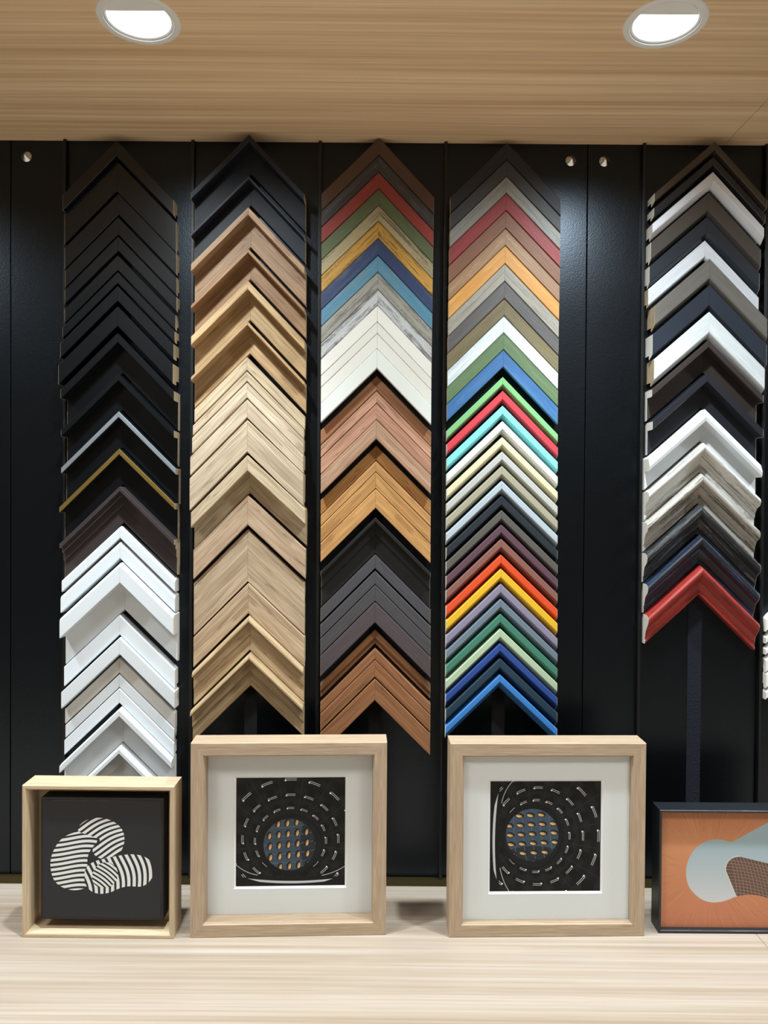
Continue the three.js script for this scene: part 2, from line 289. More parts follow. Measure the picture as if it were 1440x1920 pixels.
  [3,"cream white corner sample, twelfth from the top of the middle column","paint:dbd8cd","",-13.4,1846.9,93.3,90.7,0.973,1.038,[[0.0,20.0],[18.9,20.0]]],
  [3,"narrow ivory corner sample, thirteenth from the top of the middle column","paint:dedbd1","",-13.4,1827.5,93.2,90.8,0.976,1.034,[[0.0,20.0],[25.3,20.0]]],
  [3,"soft white above a dark gap corner sample, fourteenth from the top of the middle column","paint:dfe1da","",-13.5,1801.6,92.8,90.8,0.98,1.028,[[0.0,22.0],[31.7,22.0]]],
  [3,"low shaded walnut corner sample, fifteenth from the top of the middle column","wood:a9744f","",-13.8,1759.2,93.5,92.0,0.988,1.017,[[0.0,9.0],[24.7,9.0]]],
  [3,"narrow pinkish cherry corner sample, sixteenth from the top of the middle column","wood:d0a084","",-13.8,1731.8,92.6,91.5,0.992,1.011,[[0.0,18.0],[19.6,18.0]]],
  [3,"pinkish cherry corner sample, seventeenth from the top of the middle column","wood:cd9b80","",-13.8,1710.6,92.3,91.5,0.996,1.006,[[0.0,20.0],[26.3,20.0]]],
  [3,"pinkish beech corner sample, eighteenth from the top of the middle column","wood:cba488","",-13.9,1683.2,91.9,91.5,1.0,1.0,[[0.0,22.0],[31.1,22.0]]],
  [3,"low shaded honey oak corner sample, nineteenth from the top of the middle column","wood:b98447","",-14.1,1642.0,92.6,92.7,1.001,0.999,[[0.0,9.0],[25.2,9.0]]],
  [3,"narrow honey oak corner sample, twentieth from the top of the middle column","wood:cd9a60","",-14.1,1615.0,91.7,92.1,1.001,0.998,[[0.0,18.0],[17.9,18.0]]],
  [3,"honey oak corner sample, twenty-first from the top of the middle column","wood:d09d5f","",-14.2,1596.1,91.4,92.1,1.002,0.997,[[0.0,20.0],[26.8,20.0]]],
  [3,"broad honey oak corner sample, twenty-second from the top of the middle column","wood:d3a062","",-14.2,1568.4,91.1,92.2,1.002,0.996,[[0.0,22.0],[32.1,22.0]]],
  [3,"black stepped with ridged lip corner sample, twenty-third from the top of the middle column","pore:0e0c0c","",-14.3,1520.8,90.4,92.3,1.003,0.995,[[0.0,26.0],[8.0,26.0],[8.0,14.0],[29.9,14.0],[29.9,11.0],[61.5,11.0]]],
  [3,"broad charcoal corner sample, twenty-fourth from the top of the middle column","pore:4c4a4d","",-14.3,1458.3,90.9,93.4,1.005,0.993,[[0.0,16.0],[23.8,16.0]]],
  [3,"narrow charcoal corner sample, twenty-fifth from the top of the middle column","pore:4b494c","",-14.2,1430.8,90.7,93.2,1.005,0.992,[[0.0,19.0],[22.4,19.0]]],
  [3,"charcoal corner sample, twenty-sixth from the top of the middle column","pore:4b494b","",-14.0,1407.1,90.7,93.2,1.006,0.991,[[0.0,20.0],[26.9,20.0]]],
  [3,"brownish charcoal corner sample, twenty-seventh from the top of the middle column","pore:52484a","",-13.9,1378.8,90.6,93.0,1.007,0.99,[[0.0,22.0],[34.4,22.0]]],
  [3,"low shaded brown walnut corner sample, twenty-eighth from the top of the middle column","wood:8a5c37","",-13.7,1331.8,91.2,93.7,1.007,0.989,[[0.0,14.0],[14.4,14.0],[14.4,10.0],[25.1,10.0]]],
  [3,"narrow ridged walnut corner sample, twenty-ninth from the top of the middle column","wood:a06e48","",-13.5,1299.9,91.0,93.5,1.008,0.988,[[0.0,17.0],[18.4,17.0]]],
  [3,"walnut corner sample, thirtieth from the top of the middle column","wood:a26f49","",-13.4,1280.6,90.9,93.4,1.009,0.987,[[0.0,19.0],[28.3,19.0]]],
  [3,"warm walnut with open end corner sample, thirty-first from the top of the middle column","wood:a4714b","",-13.2,1249.6,90.7,92.8,1.009,0.986,[[0.0,21.0],[36.3,21.0]]],
  [4,"blue-black corner sample, topmost in the fourth column","pore:24272f","",201.0,2146.8,93.5,90.2,0.96,1.037,[[0.0,18.0],[27.4,18.0]]],
  [4,"charcoal corner sample, second from the top of the fourth column","pore:44464a","",200.8,2118.5,93.5,90.3,0.965,1.037,[[0.0,18.0],[26.5,18.0]]],
  [4,"pale grey corner sample, third from the top of the fourth column","dist:94948f:77756f","",200.5,2091.1,93.5,90.4,0.97,1.037,[[0.0,18.0],[27.4,18.0]]],
  [4,"brick red corner sample, fourth from the top of the fourth column","pore:9d3b3d","",200.2,2062.7,93.6,90.5,0.975,1.037,[[0.0,18.0],[27.9,18.0]]],
  [4,"chestnut brown corner sample, fifth from the top of the fourth column","pore:8f6149","",199.9,2034.0,93.6,90.6,0.98,1.036,[[0.0,18.0],[28.8,18.0]]],
  [4,"tan brown corner sample, sixth from the top of the fourth column","dist:a07c5c:b79a72","",199.6,2004.3,93.6,90.7,0.985,1.036,[[0.0,18.0],[27.5,18.0]]],
  [4,"orange corner sample, seventh from the top of the fourth column","dist:d99a4c:e0ac66","",199.3,1975.9,93.6,90.8,0.99,1.036,[[0.0,18.0],[29.3,18.0]]],
  [4,"silver grey corner sample, eighth from the top of the fourth column","dist:a5a095:8a857a","",199.0,1945.5,93.5,90.8,0.988,1.036,[[0.0,18.0],[28.2,18.0]]],
  [4,"dark grey corner sample, ninth from the top of the fourth column","dist:5d5a59:6b6867","",198.7,1916.3,93.4,90.9,0.986,1.036,[[0.0,18.0],[27.8,18.0]]],
  [4,"olive brown corner sample, tenth from the top of the fourth column","dist:7c7152:6d6348","",198.4,1887.4,93.3,91.0,0.983,1.036,[[0.0,18.0],[27.8,18.0]]],
  [4,"white corner sample, eleventh from the top of the fourth column","dist:e4edf0:c3cfd4","",198.2,1858.5,93.2,91.1,0.981,1.035,[[0.0,18.0],[27.1,18.0]]],
  [4,"moss green corner sample, twelfth from the top of the fourth column","dist:647d58:6f8763","",197.9,1830.4,93.1,91.5,0.979,1.035,[[0.0,18.0],[27.2,18.0]]],
  [4,"denim blue corner sample, thirteenth from the top of the fourth column","dist:3f70a6:4f80b4","",197.6,1802.1,93.0,91.9,0.977,1.035,[[0.0,18.0],[28.3,18.0]]],
  [4,"slim mint green corner sample, fourteenth from the top of the fourth column","paint:7fbf80","",196.3,1756.2,92.1,92.1,0.973,1.027,[[0.0,24.0],[12.8,24.0],[18.1,7.0]]],
  [4,"slim coral red corner sample, fifteenth from the top of the fourth column","paint:d8424e","",196.3,1733.2,92.0,92.3,0.97,1.015,[[0.0,24.0],[14.5,24.0],[20.3,7.0]]],
  [4,"slim pale turquoise corner sample, sixteenth from the top of the fourth column","paint:86dcd8","",196.3,1708.3,91.9,92.5,0.967,1.002,[[0.0,24.0],[14.5,24.0],[20.6,7.0]]],
  [4,"slim pure white corner sample, seventeenth from the top of the fourth column","paint:e2e6ea","",196.3,1682.6,91.8,92.7,0.964,0.989,[[0.0,24.0],[13.7,24.0],[20.1,7.0]]],
  [4,"slim cream corner sample, eighteenth from the top of the fourth column","paint:e3d9b4","",196.3,1656.0,91.6,92.9,0.96,0.975,[[0.0,24.0],[12.8,24.0],[19.6,7.0]]],
  [4,"slim light grey corner sample, nineteenth from the top of the fourth column","paint:bfc0bc","",196.2,1632.0,91.5,93.1,0.961,0.973,[[0.0,24.0],[13.7,24.0],[20.8,7.0]]],
  [4,"slim khaki grey corner sample, twentieth from the top of the fourth column","paint:a9a58e","",196.2,1608.0,91.4,93.4,0.962,0.971,[[0.0,24.0],[14.1,24.0],[21.6,7.0]]],
  [4,"slim icy blue corner sample, twenty-first from the top of the fourth column","paint:b4c1cb","",196.2,1583.1,91.3,93.6,0.963,0.969,[[0.0,24.0],[13.7,24.0],[21.5,7.0]]],
  [4,"slim blue-black corner sample, twenty-second from the top of the fourth column","paint:232b33","",196.2,1558.2,91.2,93.8,0.964,0.966,[[0.0,24.0],[14.6,24.0],[21.8,7.0]]],
  [4,"slim dark taupe corner sample, twenty-third from the top of the fourth column","paint:5b5852","",196.2,1534.2,91.1,94.0,0.965,0.964,[[0.0,24.0],[14.6,24.0],[22.2,7.0]]],
  [4,"slim plum corner sample, twenty-fourth from the top of the fourth column","paint:5f4450","",196.2,1510.1,91.0,94.2,0.966,0.962,[[0.0,24.0],[13.7,24.0],[22.5,7.0]]],
  [4,"slim mauve brown corner sample, twenty-fifth from the top of the fourth column","paint:895c52","",196.1,1486.1,90.9,94.4,0.966,0.96,[[0.0,24.0],[13.7,24.0],[22.8,7.0]]],
  [4,"slim vermilion corner sample, twenty-sixth from the top of the fourth column","paint:dc5028","",196.1,1459.7,90.7,94.7,0.967,0.958,[[0.0,24.0],[14.1,24.0],[22.7,7.0]]],
  [4,"slim yellow corner sample, twenty-seventh from the top of the fourth column","paint:e6b62c","",196.1,1436.2,90.6,94.9,0.968,0.955,[[0.0,24.0],[14.6,24.0],[24.4,7.0]]],
  [4,"slim lilac grey corner sample, twenty-eighth from the top of the fourth column","paint:8a859b","",196.1,1410.9,90.5,95.1,0.969,0.953,[[0.0,24.0],[14.4,24.0],[24.5,7.0]]],
  [4,"slim slate grey corner sample, twenty-ninth from the top of the fourth column","paint:6d7d8a","",196.1,1385.6,90.4,95.3,0.97,0.951,[[0.0,24.0],[13.6,24.0],[24.1,7.0]]],
  [4,"slim sea green corner sample, thirtieth from the top of the fourth column","paint:437d6a","",196.0,1360.7,90.3,95.5,0.971,0.949,[[0.0,24.0],[14.2,24.0],[24.1,7.0]]],
  [4,"slim pale sage corner sample, thirty-first from the top of the fourth column","paint:b2c8a8","",196.0,1335.8,90.2,95.7,0.972,0.947,[[0.0,24.0],[14.3,24.0],[23.7,7.0]]],
  [4,"slim royal blue corner sample, thirty-second from the top of the fourth column","paint:2a4a92","",196.0,1311.4,90.1,96.0,0.973,0.945,[[0.0,24.0],[13.1,24.0],[24.6,7.0]]],
  [4,"slim deep petrol blue corner sample, thirty-third from the top of the fourth column","paint:203a4a","",196.0,1286.0,89.9,96.2,0.974,0.942,[[0.0,24.0],[15.4,24.0],[26.4,7.0]]],
  [4,"slim sky blue corner sample, thirty-fourth from the top of the fourth column","paint:3f83cc","",196.0,1258.8,89.8,96.4,0.975,0.94,[[0.0,24.0],[12.4,24.0],[24.6,7.0]]],
  [5,"dark brown corner sample, topmost in the fifth column","satin:453d36","",540.3,2143.6,97.9,86.8,0.87,1.09,[[0.0,34.0],[13.6,34.0],[17.5,21.0]]],
  [5,"slim black corner sample, second from the top of the fifth column","satin:23252a","",538.8,2119.2,96.7,86.0,0.871,1.082,[[0.0,33.0],[13.5,33.0],[17.4,20.0]]],
  [5,"white with grey inner slope corner sample, third from the top of the fifth column","paint:dcdfe6","",539.8,2096.1,99.0,85.1,0.872,1.075,[[0.0,30.0],[14.9,30.0],[25.2,18.0]]],
  [5,"dark taupe corner sample, fourth from the top of the fifth column","satin:4a4642","",535.5,2063.9,94.9,87.1,0.873,1.064,[[0.0,24.0],[28.2,24.0],[34.9,15.0]]],
  [5,"blue-black corner sample, fifth from the top of the fifth column","satin:272d35","",533.7,2024.6,94.6,88.0,0.874,1.052,[[0.0,23.0],[26.5,23.0],[34.8,14.0]]],
  [5,"broad white corner sample, sixth from the top of the fifth column","pore:e0e4ea","",531.2,1985.7,93.6,90.1,0.876,1.04,[[0.0,22.0],[27.0,22.0],[30.2,17.0]]],
  [5,"grey oak deep corner sample, seventh from the top of the fifth column","pore:6b6761","",533.5,1951.1,89.6,95.2,0.877,1.028,[[0.0,36.0],[32.4,36.0],[39.2,22.0]]],
  [5,"navy black deep corner sample, eighth from the top of the fifth column","satin:2b323d","",534.6,1907.9,93.1,95.1,0.878,1.018,[[0.0,34.0],[32.9,34.0],[39.2,21.0]]],
  [5,"white deep corner sample, ninth from the top of the fifth column","pore:e4ebee","",534.5,1863.9,90.3,92.1,0.88,1.004,[[0.0,35.0],[33.8,35.0],[42.3,22.0]]],
  [5,"dark brown floater corner sample, tenth from the top of the fifth column","satin:3b3432","",534.4,1817.6,92.8,90.8,0.883,0.995,[[0.0,34.0],[11.9,34.0],[11.9,11.0],[49.5,11.0]]],
  [5,"black floater corner sample, eleventh from the top of the fifth column","satin:26282e","",532.8,1762.5,90.0,92.6,0.889,0.987,[[0.0,35.0],[13.2,35.0],[13.2,11.0],[53.6,11.0]]],
  [5,"white floater with slanted lip corner sample, twelfth from the top of the fifth column","paint:d7dce0","",531.2,1704.3,92.6,93.6,0.895,0.978,[[0.0,30.0],[12.2,36.0],[20.8,34.0],[20.8,12.0],[51.5,12.0]]],
  [5,"white distressed rounded corner sample, thirteenth from the top of the fifth column","dist:dcdcd8:8f8a80","",530.9,1648.9,91.8,93.0,0.9,0.97,[[0.0,26.0],[3.2,33.0],[8.6,34.0],[13.7,31.0],[18.3,21.0],[25.9,15.0],[34.8,13.0],[34.8,10.5],[49.0,10.5]]],
  [5,"whitewashed grey rounded corner sample, fourteenth from the top of the fifth column","dist:b9b5ad:544d45","",529.0,1597.5,90.9,95.2,0.907,0.972,[[0.0,24.0],[2.9,31.0],[8.3,33.0],[13.6,31.0],[20.3,20.0],[29.2,15.0],[37.2,13.0],[37.2,10.5],[49.8,10.5]]],
  [5,"black and silver distressed corner sample, fifteenth from the top of the fifth column","dist:232425:767c82","",528.0,1545.9,90.2,98.3,0.915,0.975,[[0.0,22.0],[3.5,30.0],[8.8,32.0],[15.1,30.0],[23.2,19.0],[31.4,15.0],[39.5,13.0],[39.5,10.5],[49.5,10.5]]],
  [5,"dark navy distressed corner sample, sixteenth from the top of the fifth column","dist:1a1f2c:3d6394","",529.3,1494.5,89.7,95.3,0.922,0.977,[[0.0,22.0],[2.6,30.0],[6.9,32.0],[13.2,30.0],[21.9,19.0],[31.1,15.0],[37.5,13.0],[37.5,10.5],[49.4,10.5]]],
  [5,"glossy red distressed corner sample, seventeenth from the top of the fifth column","dist:a8322b:6a2420","",530.3,1443.4,89.6,94.4,0.93,0.98,[[0.0,22.0],[2.0,30.0],[7.1,33.0],[13.5,31.0],[26.1,20.0],[39.2,15.0],[42.8,15.0],[43.0,17.0],[47.1,17.0],[49.1,15.0]]],
  [6,"ivory sample tip at the right photo edge, topmost of six","paint:e3e3df","",735.8,1445.2,91.2,92.8,1.0,1.0,[[0.0,16.0],[21.5,16.0]]],
  [6,"slim white sample tip at the right photo edge, second of six","paint:e3e3df","",736.2,1413.7,91.3,92.9,1.0,1.0,[[0.0,16.0],[9.9,16.0]]],
  [6,"small white sample tip at the right photo edge, third of six","paint:e3e3df","",736.5,1394.0,91.3,92.9,1.0,1.0,[[0.0,16.0],[9.0,16.0]]],
  [6,"white sample tip at the right photo edge, fourth of six","paint:e3e3df","",736.7,1376.0,91.4,92.9,1.0,1.0,[[0.0,16.0],[20.7,16.0]]],
  [6,"broad white sample tip at the right photo edge, fifth of six","paint:e3e3df","",737.1,1352.6,91.4,92.9,1.0,1.0,[[0.0,16.0],[24.3,16.0]]],
  [6,"lowest white sample tip at the right photo edge, sixth of six","paint:e3e3df","",737.5,1322.1,91.5,93.0,1.0,1.0,[[0.0,16.0],[12.6,16.0]]]
];

const COLUMN_GROUP = [, 'corner samples in the leftmost column', 'corner samples in the second column', 'corner samples in the middle column', 'corner samples in the fourth column', 'corner samples in the fifth column', 'corner samples at the right photo edge'];

function chamfer(poly, c, open) {   // poly [[drop, height]], cuts convex corners; returns points with a tag of the source edge
  const out = [], n = poly.length;
  for (let i = 0; i < n; i++) {
    const P = poly[i], A = poly[(i + n - 1) % n], B = poly[(i + 1) % n];
    const d1 = [A[0] - P[0], A[1] - P[1]], d2 = [B[0] - P[0], B[1] - P[1]];
    const l1 = Math.hypot(...d1), l2 = Math.hypot(...d2);
    const cross = (P[0] - A[0]) * (B[1] - P[1]) - (P[1] - A[1]) * (B[0] - P[0]);
    if (P[1] < 0.002 || cross >= -1e-9 || l1 < 1e-5 || l2 < 1e-5) { out.push([...P, i]); continue; }
    const k = Math.min(c, l1 * 0.4, l2 * 0.4);
    out.push([P[0] + d1[0] / l1 * k, P[1] + d1[1] / l1 * k, (i + n - 1) % n + 0.5]);
    out.push([P[0] + d2[0] / l2 * k, P[1] + d2[1] / l2 * k, i]);
  }
  return out;   // edge k runs from out[k] to out[k+1] and carries out[k][2]
}
function armGeometry(poly, W, slope, side, edges, u0, v0, capIn, capOut) {
  const pos = [], uv = [], n = poly.length, len = W * Math.hypot(1, slope), X0 = 0.00012;
  const pt = (x, q) => [side * x, -x * slope - q[0], q[1]];
  let v = v0;
  const push = (P, Q, R, ta, tb, tc) => { const t = side > 0 ? [[P, ta], [Q, tb], [R, tc]] : [[P, ta], [R, tc], [Q, tb]]; for (const [a, b] of t) { pos.push(...a); uv.push(...b); } };
  for (let k = 0; k < n; k++) {
    const A = poly[k], B = poly[(k + 1) % n], w = Math.hypot(B[0] - A[0], B[1] - A[1]);
    if (edges(A[2])) {
      const a0 = pt(X0, A), a1 = pt(W, A), b0 = pt(X0, B), b1 = pt(W, B);
      const sa = u0 + A[0] * 0.7, sb = u0 + B[0] * 0.7;   // the mitre shifts the start of the grain
      push(a0, b1, a1, [sa, v], [sb + len, v + w], [sa + len, v]); push(a0, b0, b1, [sa, v], [sb, v + w], [sb + len, v + w]);
    }
    v += w;
  }
  const cap = (x, flip) => {
    const c = poly.map((q) => new THREE.Vector2(q[0], q[1])), f = THREE.ShapeUtils.triangulateShape(c, []);
    for (const [i, j, k] of f) {
      const P = [i, j, k].map((m) => pt(x, poly[m])), T = [i, j, k].map((m) => [poly[m][0] + u0, poly[m][1] + v0]);
      if (flip) push(P[0], P[2], P[1], T[0], T[2], T[1]); else push(P[0], P[1], P[2], T[0], T[1], T[2]);
    }
  };
  if (capIn) cap(X0, true); if (capOut) cap(W, false);
  const g = new THREE.BufferGeometry();
  g.setAttribute('position', new THREE.Float32BufferAttribute(pos, 3)); g.setAttribute('uv', new THREE.Float32BufferAttribute(uv, 2));
  g.computeVertexNormals(); return g;
}
function endGeometry(poly, W, slope, side) {   // sawn end, a sliver 0.3 mm thick
  const T = 0.0003, shifted = poly.map((q) => [q[0] + W * slope, q[1], q[2]]);
  const g = armGeometry(shifted, T, slope, 1, () => true, 0, 0, true, true);
  g.translate(W, 0, 0);
  if (side < 0) { g.scale(-1, 1, 1); const p = g.attributes.position.array, n = p.length; for (let i = 0; i < n; i += 9) for (let k = 0; k < 3; k++) { const t = p[i + 3 + k]; p[i + 3 + k] = p[i + 6 + k]; p[i + 6 + k] = t; } g.computeVertexNormals(); }
  return g;
}
SAMPLES.forEach(([col, label, finish, lipFinish, ax, ay, wl, wr, sl, sr, prof], idx) => {
  seedState = 1000 + idx * 77;
  const t = thing('frame_corner_sample', label, 'frame sample', [ax / 1000, ay / 1000, 0], COLUMN_GROUP[col]);
  const B = 0.0009, pts = prof.map(([a, b]) => [a / 1000, b / 1000]);
  const last = pts[pts.length - 1], sloped = pts.length === 3 && col === 5, rebate = (last[1] > 0.0135 && last[0] > 0.014 && pts.length < 3) || sloped, back = sloped ? last[1] - 0.003 : last[1] * 0.45;
  const poly = [[0, B], ...pts.map(([a, b], i) => [a, b])];
  if (rebate) poly.push([last[0], back], [last[0] - 0.007, back], [last[0] - 0.007, B]);
  else poly.push([last[0], B]);
  const cp = chamfer(poly, finish.startsWith('satin') ? 0.0009 : 0.0013);
  const m = sampleMaterial(finish), isLip = (e) => lipFinish && e >= 0.5 && e < 2;
  const raw = finish.startsWith('wood') || finish.startsWith('pore') ? M.rawWood : (finish.startsWith('paint') || col > 4 ? M.rawPaint : M.rawWood);
  for (const side of [-1, 1]) {
    const W = (side < 0 ? wl : wr) / 1000, s = side < 0 ? sl : sr;
    const arm = mesh('arm', armGeometry(cp, W, s, side, (e) => !isLip(e), rnd(), rnd(), true, true), m, t);
    if (lipFinish) { const l = mesh('lip_face', armGeometry(cp, W, s, side, (e) => isLip(e), rnd(), rnd(), false, false), sampleMaterial(lipFinish), arm); l.userData.label = lipFinish.includes('b9') ? 'silver lip' : 'gold lip'; }
    const e = mesh('sawn_end', endGeometry(cp, W, s, side), raw, arm); e.userData.label = 'pale sawn end';
  }
});

// ---------------------------------------------------------------- framed pictures on the counter
function frameBars(t, W, H, face, depth, zb, mat, profile) {  // four mitred bars; profile [[inset, z]] runs round the section
  const sides = [['frame_bar', 0], ['frame_bar', 1], ['frame_bar', 2], ['frame_bar', 3]];
  const pr = profile || [[0, zb], [0, zb + depth], [face, zb + depth], [face, zb]];
  const cp = chamferRing(pr, 0.0008);
  const corner = [[-W / 2, 0], [W / 2, 0], [W / 2, H], [-W / 2, H]], inn = [[1, 1], [-1, 1], [-1, -1], [1, -1]];
  for (let s = 0; s < 4; s++) {
    const A = corner[s], Bc = corner[(s + 1) % 4], ia = inn[s], ib = inn[(s + 1) % 4];
    const pos = [], uv = [], u0 = rnd(), v0 = rnd(); let v = v0;
    const P = (c, i, q) => [c[0] + i[0] * q[0], c[1] + i[1] * q[0], q[1]];
    const len = Math.hypot(Bc[0] - A[0], Bc[1] - A[1]);
    for (let k = 0; k < cp.length; k++) {
      const q = cp[k], r = cp[(k + 1) % cp.length], w = Math.hypot(r[0] - q[0], r[1] - q[1]);
      const a = P(A, ia, q), b = P(Bc, ib, q), c = P(Bc, ib, r), d = P(A, ia, r);
      const UA = [u0 + q[0], v], UB = [u0 + len - q[0], v], UC = [u0 + len - r[0], v + w], UD = [u0 + r[0], v + w];
      pos.push(...a, ...b, ...c, ...a, ...c, ...d); uv.push(...UA, ...UB, ...UC, ...UA, ...UC, ...UD); v += w;
    }
    const g = new THREE.BufferGeometry();
    g.setAttribute('position', new THREE.Float32BufferAttribute(pos, 3)); g.setAttribute('uv', new THREE.Float32BufferAttribute(uv, 2)); g.computeVertexNormals();
    mesh(sides[s][0], g, mat, t);
  }
}
function chamferRing(pr, c) {
  const out = [], n = pr.length;
  for (let i = 0; i < n; i++) {
    const P = pr[i], A = pr[(i + n - 1) % n], B = pr[(i + 1) % n], d1 = [A[0] - P[0], A[1] - P[1]], d2 = [B[0] - P[0], B[1] - P[1]], l1 = Math.hypot(...d1), l2 = Math.hypot(...d2), k = Math.min(c, l1 * 0.4, l2 * 0.4);
    out.push([P[0] + d1[0] / l1 * k, P[1] + d1[1] / l1 * k], [P[0] + d2[0] / l2 * k, P[1] + d2[1] / l2 * k]);
  }
  return out;
}
function printPlane(x0, x1, y0, y1, z) {   // thin printed sheet, uv 0..1 over its face
  const g = new THREE.BoxGeometry(x1 - x0, y1 - y0, 0.0006); g.translate((x0 + x1) / 2, (y0 + y1) / 2, z);
  return g;
}
function canvasTexture(w, h, draw) {
  const c = document.createElement('canvas'); c.width = w; c.height = h; draw(c.getContext('2d'), w, h);
  const t = new THREE.CanvasTexture(c); t.colorSpace = THREE.SRGBColorSpace; return t;
}
const oakFrame = std({ color: 0xbfaa91, map: fineTex, roughness: 0.55, bumpMap: grainBump, bumpScale: 0.0002 });
const oakPale = std({ color: 0xd3bfa0, map: fineTex, roughness: 0.55, bumpMap: grainBump, bumpScale: 0.0002 });
const blackFrame = std({ color: 0x1d2126, roughness: 0.38, bumpMap: grainBump, bumpScale: 0.0003 });
const matBoard = std({ color: 0xdce2e3, roughness: 0.9 });
const bevelBoard = std({ color: 0xf4f5f5, roughness: 0.8 });
const backBoard = std({ color: 0x2a2624, roughness: 0.9 });
const glass = new THREE.MeshPhysicalMaterial({ color: 0xffffff, roughness: 0.02, transmission: 1, thickness: 0, ior: 1.2 });

// 1: canvas in an oak floater frame; the print is a generic pattern of wavy white stripes
{
  const W = 0.2265, H = 0.2275, D = 0.042;
  const t = thing('framed_picture', 'small oak floater frame holding a black canvas with white wavy stripes', 'picture frame', [-0.4215, COUNTER, 0.1245]);
  t.rotation.y = -0.4 * Math.PI / 180;
  frameBars(t, W, H, 0.0085, D, 0, oakPale, [[0, 0], [0, D], [0.0055, D], [0.0085, D - 0.006], [0.0085, 0.006], [0.030, 0.006], [0.030, 0]]);
  mesh('back_board', box(-W / 2 + 0.02, W / 2 - 0.02, 0.02, H - 0.02, 0.0005, 0.0055), oakPale, t);
  const cv = mesh('canvas', new RoundedBoxGeometry(0.185, 0.184, 0.026, 3, 0.0022).translate(0.003, 0.1145, 0.0205), std({ color: 0x17181c, roughness: 0.65, bumpMap: speckBump, bumpScale: 0.0001 }), t);
  const tex = canvasTexture(1024, 1024, (c) => {
    c.fillStyle = '#1c1d22'; c.fillRect(0, 0, 1024, 1024); c.translate(512, 500); c.scale(1.2, 1.08); c.translate(-530, -480);
    const blob = (pts) => { c.beginPath(); pts.forEach(([x, y], i) => { const n = pts[(i + 1) % pts.length], mx = (x + n[0]) / 2, my = (y + n[1]) / 2; if (!i) { const l = pts[pts.length - 1]; c.moveTo((l[0] + x) / 2, (l[1] + y) / 2); } c.quadraticCurveTo(x, y, mx, my); }); c.closePath(); };
    const stripes = (pts, ang, pitch, amp, ph) => {
      c.save(); blob(pts); c.fillStyle = '#1c1d22'; c.fill(); c.clip(); c.translate(512, 520); c.rotate(ang);
      for (let k = -30; k < 30; k++) {
        c.beginPath();
        for (let x = -600; x <= 600; x += 12) { const y = k * pitch + Math.sin(x / 60 + ph) * amp + x * x * 0.0006; if (x === -600) c.moveTo(x, y); else c.lineTo(x, y); }
        c.lineWidth = pitch * 0.56; c.strokeStyle = '#dfe2e0'; c.stroke();
      }
      c.restore();
    };
    stripes([[170, 430], [250, 300], [420, 250], [520, 330], [430, 430], [420, 560], [470, 700], [330, 760], [190, 700], [150, 560]], 0.15, 40, 9, 0);
    stripes([[420, 160], [560, 150], [680, 230], [700, 360], [640, 480], [520, 500], [440, 420], [540, 330], [440, 300], [330, 260]], -0.7, 38, 8, 1);
    stripes([[430, 520], [600, 470], [760, 440], [880, 480], [920, 600], [840, 720], [700, 700], [560, 780], [440, 760], [390, 640]], 1.2, 42, 8, 2);
    stripes([[470, 560], [560, 500], [650, 560], [640, 680], [540, 740], [450, 680]], 0.6, 30, 6, 3);
  });
  mesh('print', printPlane(-0.0855, 0.0915, 0.0265, 0.2025, 0.0336), std({ map: tex, roughness: 0.6 }), cv);
}

